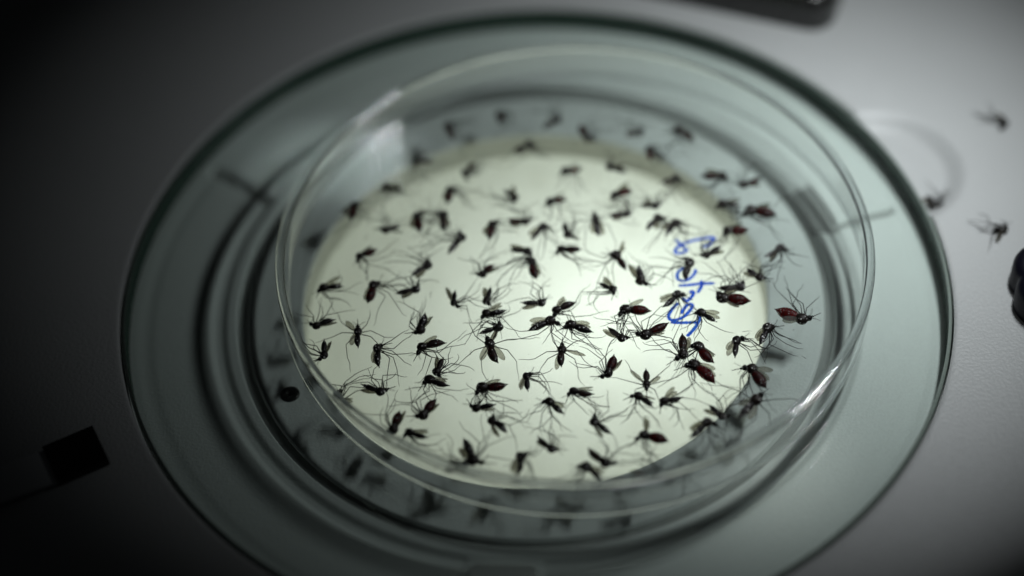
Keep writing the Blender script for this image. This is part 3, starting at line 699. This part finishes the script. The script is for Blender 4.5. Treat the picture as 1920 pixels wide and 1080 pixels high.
def ribbon(name, strokes, w, z, mat, parent, off):
    V, F = [], []
    for s in strokes:
        P = [Vector((x - off[0], y - off[1])) for x, y in s]
        Q = []                                            # Catmull-Rom through the stroke
        for i in range(len(P) - 1):
            p0, p1, p2, p3 = P[max(i - 1, 0)], P[i], P[i + 1], P[min(i + 2, len(P) - 1)]
            for k in range(6):
                t = k / 6
                Q.append(.5 * ((2 * p1) + (p2 - p0) * t + (2 * p0 - 5 * p1 + 4 * p2 - p3) * t * t + (3 * p1 - p0 - 3 * p2 + p3) * t ** 3))
        Q.append(P[-1])
        b = len(V); N = len(Q)
        for i, q in enumerate(Q):
            t = (Q[min(i + 1, N - 1)] - Q[max(i - 1, 0)]).normalized(); nrm = Vector((-t.y, t.x))
            ww = w * (1 + .18 * math.sin(i * .7 + len(V)) + rng.uniform(-.06, .06)) * (0.55 if i in (0, N - 1) else 1)
            V.append((q.x + nrm.x * ww, q.y + nrm.y * ww, z + i * 2e-4)); V.append((q.x - nrm.x * ww, q.y - nrm.y * ww, z + i * 2e-4))
        for i in range(N - 1): F.append((b + 2 * i, b + 2 * i + 1, b + 2 * i + 3, b + 2 * i + 2))
    return mesh_obj(name, V, F, mat, parent, False)
hw = ribbon('handwriting', INK, .28, .40, M['ink'], dish, (DX, DY))
hw['label'] = 'blue marker handwriting on the dish floor'

# ------------------------------------------------------------------ mosquitoes
def wing_mesh(name, root, tip, width, roll, parent):
    """flat elongated wing with raised veins and a dark margin"""
    d = tip - root; Ln = d.length; d.normalize()
    side = d.cross(Vector((0, 0, 1))).normalized(); nrm = side.cross(d)
    s2 = side * math.cos(roll) + nrm * math.sin(roll); n2 = d.cross(s2)
    N = 12; V, F, MI = [], [], []
    def half(t): return width * (0.16 + .84 * math.sin(math.pi * min(1, t * .93 + .02)) ** .62 * (0.45 + .55 * smoothstep(0, .55, t))) * (1 if t < .85 else math.sqrt(max(0, 1 - ((t - .85) / .16) ** 2)))
    for i in range(N + 1):
        t = i / N
        for k in range(5):
            u = (k - 2) / 2
            V.append(root + d * (t * Ln) + s2 * (u * half(t)) + n2 * (.05 * math.sin(t * 3) + .03 * u * u))
    for i in range(N):
        for k in range(4):
            F.append((i * 5 + k, i * 5 + k + 1, i * 5 + 6 + k, i * 5 + 5 + k)); MI.append(0)
    o = mesh_obj(name, V, F, M['wing'], parent)
    V2, F2 = [], []
    for u in (-1, -.55, -.1, .4, 1):
        pts = [root + d * (t * Ln) + s2 * (u * half(t)) + n2 * (.05 * math.sin(t * 3) + .03 * u * u + .01) for t in [j / 8 * (1 if abs(u) == 1 else .93) for j in range(9)]]
        tube(V2, F2, pts, [.026 if abs(u) == 1 else .018] * 9, 4, False)
    mesh_obj('vein', V2, F2, M['vein'], o)
    return o

def leg_mesh(V, F, pts, r0):
    n = len(pts); P = []; R = []
    for i in range(n - 1):
        for k in range(3):
            t = k / 3; P.append(pts[i].lerp(pts[i + 1], t)); R.append(r0[i] + (r0[i + 1] - r0[i]) * t)
    P.append(pts[-1]); R.append(r0[-1] * .7)
    tube(V, F, P, R, 5)

def rot2(v, a): return Vector((v.x * math.cos(a) - v.y * math.sin(a), v.x * math.sin(a) + v.y * math.cos(a)))

def mosquito(T, A, W, Lg, red, pose, label, floor, group):
    r = random.Random(hash((round(T[0] * 100), round(T[1] * 100))) & 0xffffff)
    T = Vector(T); A = Vector(A); W = [Vector(w) for w in W]; Lg = Vector(Lg)
    T = T + (A - T).normalized() * .42                 # the measured point is the front of the hump
    axis = A - T; ln = axis.length; head_a = math.atan2(axis.y, axis.x)
    root = empty('mosquito', (T.x, T.y, floor), head_a)
    tag(root, label, 'mosquito', group)
    loc = lambda p: rot2(p - T, -head_a)
    lw = [loc(w) for w in W]; ll = loc(Lg)
    side = -1 if ll.y < 0 else 1                       # ventral side
    spotted = red == 0
    k = max(.85, min(1.2, (ln + .42) / 3.7))
    H = .80 * k                                        # height of the body axis above the floor
    top = pose == 't'
    # thorax: a humped egg
    V, F = [], []
    n, m_ = 14, 9; tx, ty = r.uniform(.78, .98), r.uniform(.60, .76)
    for i in range(m_ + 1):
        ph = math.pi * i / m_
        for j in range(n):
            th = 2 * math.pi * j / n
            y = math.sin(ph) * math.cos(th); z = math.sin(ph) * math.sin(th); x = -math.cos(ph)
            hump = 1 + .18 * max(0, -y * side) * (0 if top else 1)
            V.append(Vector((x * tx * k, y * ty * k * hump * (1 - .18 * x), H + z * .62 * k * (1 - .12 * x))) + Vector((r.uniform(-.03, .03), r.uniform(-.03, .03), r.uniform(-.03, .03))))
    for i in range(m_):
        for j in range(n): F.append((i * n + j, i * n + (j + 1) % n, (i + 1) * n + (j + 1) % n, (i + 1) * n + j))
    mesh_obj('thorax', V, F, M['thorax_spotted'] if spotted else M['thorax'], root)
    # abdomen: segmented spindle with a slight bend
    wd = (.50 + .30 * min(1, red)) * k * r.uniform(.9, 1.08)
    start = Vector((.38 * k, (.0 if top else .06 * side), H)); tip = Vector((ln, 0, H * .85 + r.uniform(-.1, .25)))
    bend = r.uniform(-.30, .22) * side * k
    V, F, AL = [], [], []
    N = 26; n = 12; P = []; R = []
    for i in range(N + 1):
        t = i / N
        P.append(start.lerp(tip, t) + Vector((0, bend * math.sin(math.pi * t), .0)))
        prof = (math.sin(math.pi * min(1.0, .10 + t * .88)) ** .75)
        prof *= 1 - .30 * smoothstep(.72, 1, t)
        seg = 1 - .07 * abs(math.sin(math.pi * 7 * t)) ** 6
        R.append(max(.05, wd * prof * seg))
    tube(V, F, P, R, n, True, .92)
    for i in range(N + 1): AL += [i / N] * n
    mats = [a for a in ABD if a[0] <= red]
    am = (ABD[1][1] if (spotted and r.random() < .6) else mats[-1][1] if red > 0 else ABD[0][1])
    ab = mesh_obj('abdomen', V, F, am, root); add_attr(ab, 'along', AL)
    if pose != 'b' or True:
        V, F = [], []
        for s in (-1, 1):
            tube(V, F, [tip, tip + Vector((.16, s * .07, .02))], [.06, .03], 5)
        mesh_obj('tail_tip', V, F, M['leg'], ab)
    # head
    hb = Vector(((-1.0 if top else -.80) * k, (0 if top else .48 * side * k), H * (.95 if top else .85)))
    if not top: hb += Vector((r.uniform(-.06, .25), side * r.uniform(0, .28), 0)) * k
    V, F = [], []
    n, m_ = 12, 7; hr = .38 * k
    for i in range(m_ + 1):
        ph = math.pi * i / m_
        for j in range(n):
            th = 2 * math.pi * j / n
            V.append(hb + Vector((-math.cos(ph) * hr * .95, math.sin(ph) * math.cos(th) * hr, math.sin(ph) * math.sin(th) * hr * 1.05)))
    for i in range(m_):
        for j in range(n): F.append((i * n + j, i * n + (j + 1) % n, (i + 1) * n + (j + 1) % n, (i + 1) * n + j))
    V2, F2 = [], []
    tube(V2, F2, [Vector((-.5 * k, hb.y * .4, H)), hb], [.22 * k, .16 * k], 8)
    hd = mesh_obj('head', V, F, M['head'], root)
    mesh_obj('neck', V2, F2, M['head'], hd)
    # proboscis, palps and antennae
    pd = Vector((-1, 0, 0)) if top else Vector((-.55 + r.uniform(-.35, .45), side, 0)).normalized()
    pend = hb + pd * (1.75 * k) + Vector((0, 0, r.uniform(-.45, .1)))
    pend.z = max(.1, pend.z)
    V, F = [], []
    tube(V, F, [hb + pd * .25, hb.lerp(pend, .5), pend], [.075, .06, .05], 6)
    mesh_obj('proboscis', V, F, M['leg'], hd)
    V, F = [], []
    for s in (-1, 1):
        q = rot2(Vector((pd.x, pd.y)), .22 * s); q = Vector((q.x, q.y, .05))
        tube(V, F, [hb + q * .2, hb + q * (.62 * k)], [.05, .055], 5)
    mesh_obj('palp', V, F, M['leg'], hd)
    for s in (-1, 1):
        q = rot2(Vector((pd.x, pd.y)), s * r.uniform(.45, .85)); q2 = rot2(q, s * .3)
        V, F = [], []
        a0 = hb + Vector((q.x, q.y, .2)) * .28; a1 = a0 + Vector((q.x, q.y, .2)) * (.6 * k); a2 = a1 + Vector((q2.x, q2.y, .0)) * (.65 * k)
        tube(V, F, [a0, a1, a2], [.034, .026, .018], 4)
        for h in range(5):                              # sparse whorls of hair
            c = a0.lerp(a2, .25 + h * .15)
            for s3 in (-1, 1):
                hv = rot2(q, s3 * .9); tube(V, F, [c, c + Vector((hv.x, hv.y, r.uniform(-.1, .2))) * .26], [.012, .006], 3, False)
        mesh_obj('antenna', V, F, M['leg'], hd)
    # wings
    wl = []
    for i in range(2):
        if i < len(lw): w2 = lw[i]
        else:
            w2 = rot2(lw[0], side * r.uniform(.05, .16) * (1 if lw[0].y * side < 0 else -1)) * r.uniform(.93, 1.0)
        rootp = Vector((.05 * k, -side * .35 * k if not top else (.35 * k if w2.y > 0 else -.35 * k), H + (.32 if i == 0 else .05) * k))
        d = w2 - Vector((rootp.x, rootp.y)); L2 = min(max(d.length, 2.3), 3.4); d = d.normalized() * L2
        zt = .35 + (.75 if i == 0 else .25) * k + r.uniform(-.15, .3)
        tipp = Vector((rootp.x + d.x, rootp.y + d.y, zt))
        wing_mesh('wing', rootp, tipp, (.46 if (top or len(lw) > 1) else r.uniform(.33, .46)) * k, r.uniform(-.25, .35) if (top or len(lw) > 1) else r.uniform(.1, .8), root)
    # legs
    base_d = Vector((ll.x, ll.y)).normalized()
    for i in range(6):
        s = -1 if i % 2 else 1; pair = i // 2           # fore, middle, hind
        if top:
            out = 1 if s > 0 else -1
            ang = [2.3, 1.55, .75][pair] + r.uniform(-.2, .2)
            d = Vector((math.cos(ang), out * math.sin(ang)))
            hip = Vector(((-.35 + .3 * pair) * k, out * .35 * k, H * .6))
            turn = out * r.uniform(-.75, -.2) if pair else out * r.uniform(.1, .7)
        else:
            d = rot2(base_d, r.gauss((pair - 1) * .28 * side * -1, .26))
            hip = Vector(((-.35 + .32 * pair) * k, side * .42 * k, H * (.75 + .35 * s)))
            turn = r.choice((-1, 1)) * r.uniform(.25, 1.2)
            if r.random() < .4: turn = -side * r.uniform(.2, .8) if pair == 2 else turn
        fl, tl_, ta = (1.75 + .25 * pair) * k * r.uniform(.85, 1.1), (1.7 + .3 * pair) * k * r.uniform(.85, 1.1), (1.9 + .55 * pair) * k * r.uniform(.7, 1.1)
        up = r.uniform(-.05, .75)
        knee = hip + Vector((d.x * fl, d.y * fl, up)); knee.z = max(.12, min(2.4, knee.z))
        d2 = rot2(d, turn)
        ank = knee + Vector((d2.x * tl_, d2.y * tl_, r.uniform(-.9, .25))); ank.z = max(.10, ank.z)
        d3 = rot2(d2, turn * r.uniform(-.5, .6) + r.uniform(-.3, .3)); d4 = rot2(d3, r.uniform(-.5, .5)); d5 = rot2(d4, r.uniform(-.5, .5))
        t1 = ank + Vector((d3.x * ta * .4, d3.y * ta * .4, -.15)); t2 = t1 + Vector((d4.x * ta * .33, d4.y * ta * .33, -.15)); t3 = t2 + Vector((d5.x * ta * .27, d5.y * ta * .27, 0))
        for q in (t1, t2, t3): q.z = max(.07, q.z)
        # stay inside the dish
        if floor > .5:
            for q in (knee, ank, t1, t2, t3):
                g = rot2(Vector((q.x, q.y)), head_a) + T - Vector((DX, DY))
                if g.length > 42.9:
                    g = g * (42.9 / g.length); q2 = rot2(g + Vector((DX, DY)) - T, -head_a); q.x, q.y = q2.x, q2.y
                    q.z = max(q.z, 1.2)
        V, F = [], []
        leg_mesh(V, F, [hip, knee, ank, t1, t2, t3], [.084, .063, .052, .042, .035, .029])
        mesh_obj('leg', V, F, M['leg'], root)
    return root

GROUP = 'dead mosquitoes scattered in the petri dish'
for T, A, W, Lg, red, pose, label in MOSQUITOES:
    c = Vector((DX, DY)); far = max((Vector(T) - c).length, (Vector(A) - c).length)
    if far > 42.5:
        mid = (Vector(T) + Vector(A)) / 2 - c; sh = -mid.normalized() * (far - 42.5)
        mv = lambda p: (p[0] + sh.x, p[1] + sh.y)
        T, A, W, Lg = mv(T), mv(A), [mv(w) for w in W], mv(Lg)
    mosquito(T, A, W, Lg, red, pose, label, FLOOR_Z + .03, GROUP)
for T, A, W, Lg, red, pose, label in STRAYS:
    mosquito(T, A, W, Lg, red, 's', label, base_z(*T) + .02, 'stray mosquitoes on the white base')

# ------------------------------------------------------------------ things around the plate
# black bar behind the plate, rounded corner towards the viewer
bar = empty('black_bar', (30, 75, 0))
tag(bar, 'black glossy metal bar with rounded corner and yellowish painted glints behind the glass plate', 'metal bar')
c0 = Vector((52.6 - 30, 52.6 - 75)); u = Vector((-.925, .375)).normalized(); v = Vector((.375, .925)).normalized()
poly = []
R0 = 4.5
cc = c0 + u * R0 + v * R0
for i in range(9):
    a = i / 8 * math.pi / 2
    poly.append(tuple(cc - v * (math.cos(a) * R0) - u * (math.sin(a) * R0)))
far = c0 + v * 30
poly += [tuple(far), tuple(far + u * 70), tuple(c0 + u * 70)]
rounded_prism('body', poly, 0, 7.0, 2.2, M['black'], bar)
V, F = [], []
tube(V, F, [Vector((*(cc + v * t - u * (R0 - 2.6)), 7.05)) for t in (-1.5, 6)], [.9, .9], 12)
mesh_obj('glint_ridge', V, F, M['bar_glint'], bar)  # added ridges imitating reflections on the glossy black bar
V, F = [], []
tube(V, F, [Vector((*(cc + v * t + u * 2.5), 7.05)) for t in (-1.0, 9)], [.8, .8], 12)
mesh_obj('glint_ridge', V, F, M['bar_glint'], bar)

# lobed knob at the right edge
kn = empty('lobed_knob', (82.3, -8.5, 0))
tag(kn, 'violet-black lobed knob cut off by the right edge of the picture', 'knob')
V, F = [], []
n = 120; lv = [(0, 0), (.0, 3.6), (-.25, 4.3), (-.8, 4.8), (-1.6, 5.0)]
for ins, z in lv:
    for k in range(n):
        a = 2 * math.pi * k / n
        rr = 10.6 + 1.15 * abs(math.cos(a * 4.5 + .35)) ** .6 - .6 + ins
        V.append((rr * math.cos(a), rr * math.sin(a), z))
for i in range(len(lv) - 1):
    for k in range(n): F.append((i * n + k, i * n + (k + 1) % n, (i + 1) * n + (k + 1) % n, (i + 1) * n + k))
F.append(tuple((len(lv) - 1) * n + k for k in range(n)))
mesh_obj('grip', V, F, M['rubber'], kn)
lathe('cap', [(8.2, 5.02), (8.0, 5.6), (6.5, 5.9), (.001, 5.9)], M['black'], kn, n=64, rev=True)

# spring clip at the left
clip = empty('stage_clip', (-90, -43, 0))
tag(clip, 'grey metal spring clip with a black square tip at the dark lower left', 'clip')
e = Vector((-62.8 + 90, -29.2 + 43)); u = (e - Vector((0, 0))).normalized(); w = Vector((-u.y, u.x))
def strip(name, s0, s1, half, zfun, th, mat):
    V, F = [], []
    N = 24
    for i in range(N + 1):
        s = s0 + (s1 - s0) * i / N; p = u * s; z = zfun(s)
        for a, b in ((-half, 0), (half, 0), (half, th), (-half, th)):
            V.append((p.x + w.x * a, p.y + w.y * a, z + b))
    for i in range(N):
        for k in range(4): F.append((i * 4 + k, i * 4 + (k + 1) % 4, i * 4 + 4 + (k + 1) % 4, i * 4 + 4 + k))
    F.append((3, 2, 1, 0)); F.append(tuple(N * 4 + k for k in range(4)))
    return mesh_obj(name, V, F, mat, clip, False)
E1 = e.length
strip('spring', -25, E1 - 7.4, 3.1, lambda s: .3 + 2.0 * math.sin(max(0, min(1, (s + 25) / (E1 + 18))) * math.pi), .5, M['steel'])
strip('tip', E1 - 7.6, E1, 3.4, lambda s: .15, 1.3, M['black'])

# ------------------------------------------------------------------ loose scales, leg bits and dust on the dish floor
V, F = [], []
rr = random.Random(11)
for i in range(70):
    a, q = rr.uniform(0, 6.283), 41 * math.sqrt(rr.random())
    p = Vector((DX + q * math.cos(a), DY + q * math.sin(a), FLOOR_Z + .05)); t = rr.uniform(0, 6.283)
    L_ = rr.choice((.12, .15, .2, .3, .8, 1.4)); e_ = Vector((math.cos(t), math.sin(t), .05)) * L_
    tube(V, F, [p, p + e_ * .5 + Vector((rr.uniform(-.1, .1), rr.uniform(-.1, .1), .03)) * L_, p + e_], [.035, .04, .025], 4)
tag(mesh_obj('debris', V, F, M['leg']), 'loose scales and broken leg bits scattered on the dish floor', 'debris', kind='stuff')

# raised pad of the recess near the front edge, seen through the plate
pp = []
for cx_, cy_, a0 in ((-2.3, -50.2, 0), (-9.3, -49.6, 90), (-10.3, -55.5, 180), (-1.3, -56.0, 270)):
    for i in range(6):
        a = math.radians(a0 + i * 18); pp.append((cx_ + 1.3 * math.cos(a), cy_ + 1.3 * math.sin(a)))
pd_ = rounded_prism('recess_patch', pp, REC_Z - .2, -4.04, .35, M['recess_patch'], base)
pd_.data.polygons.foreach_set('use_smooth', [False] * len(pd_.data.polygons))
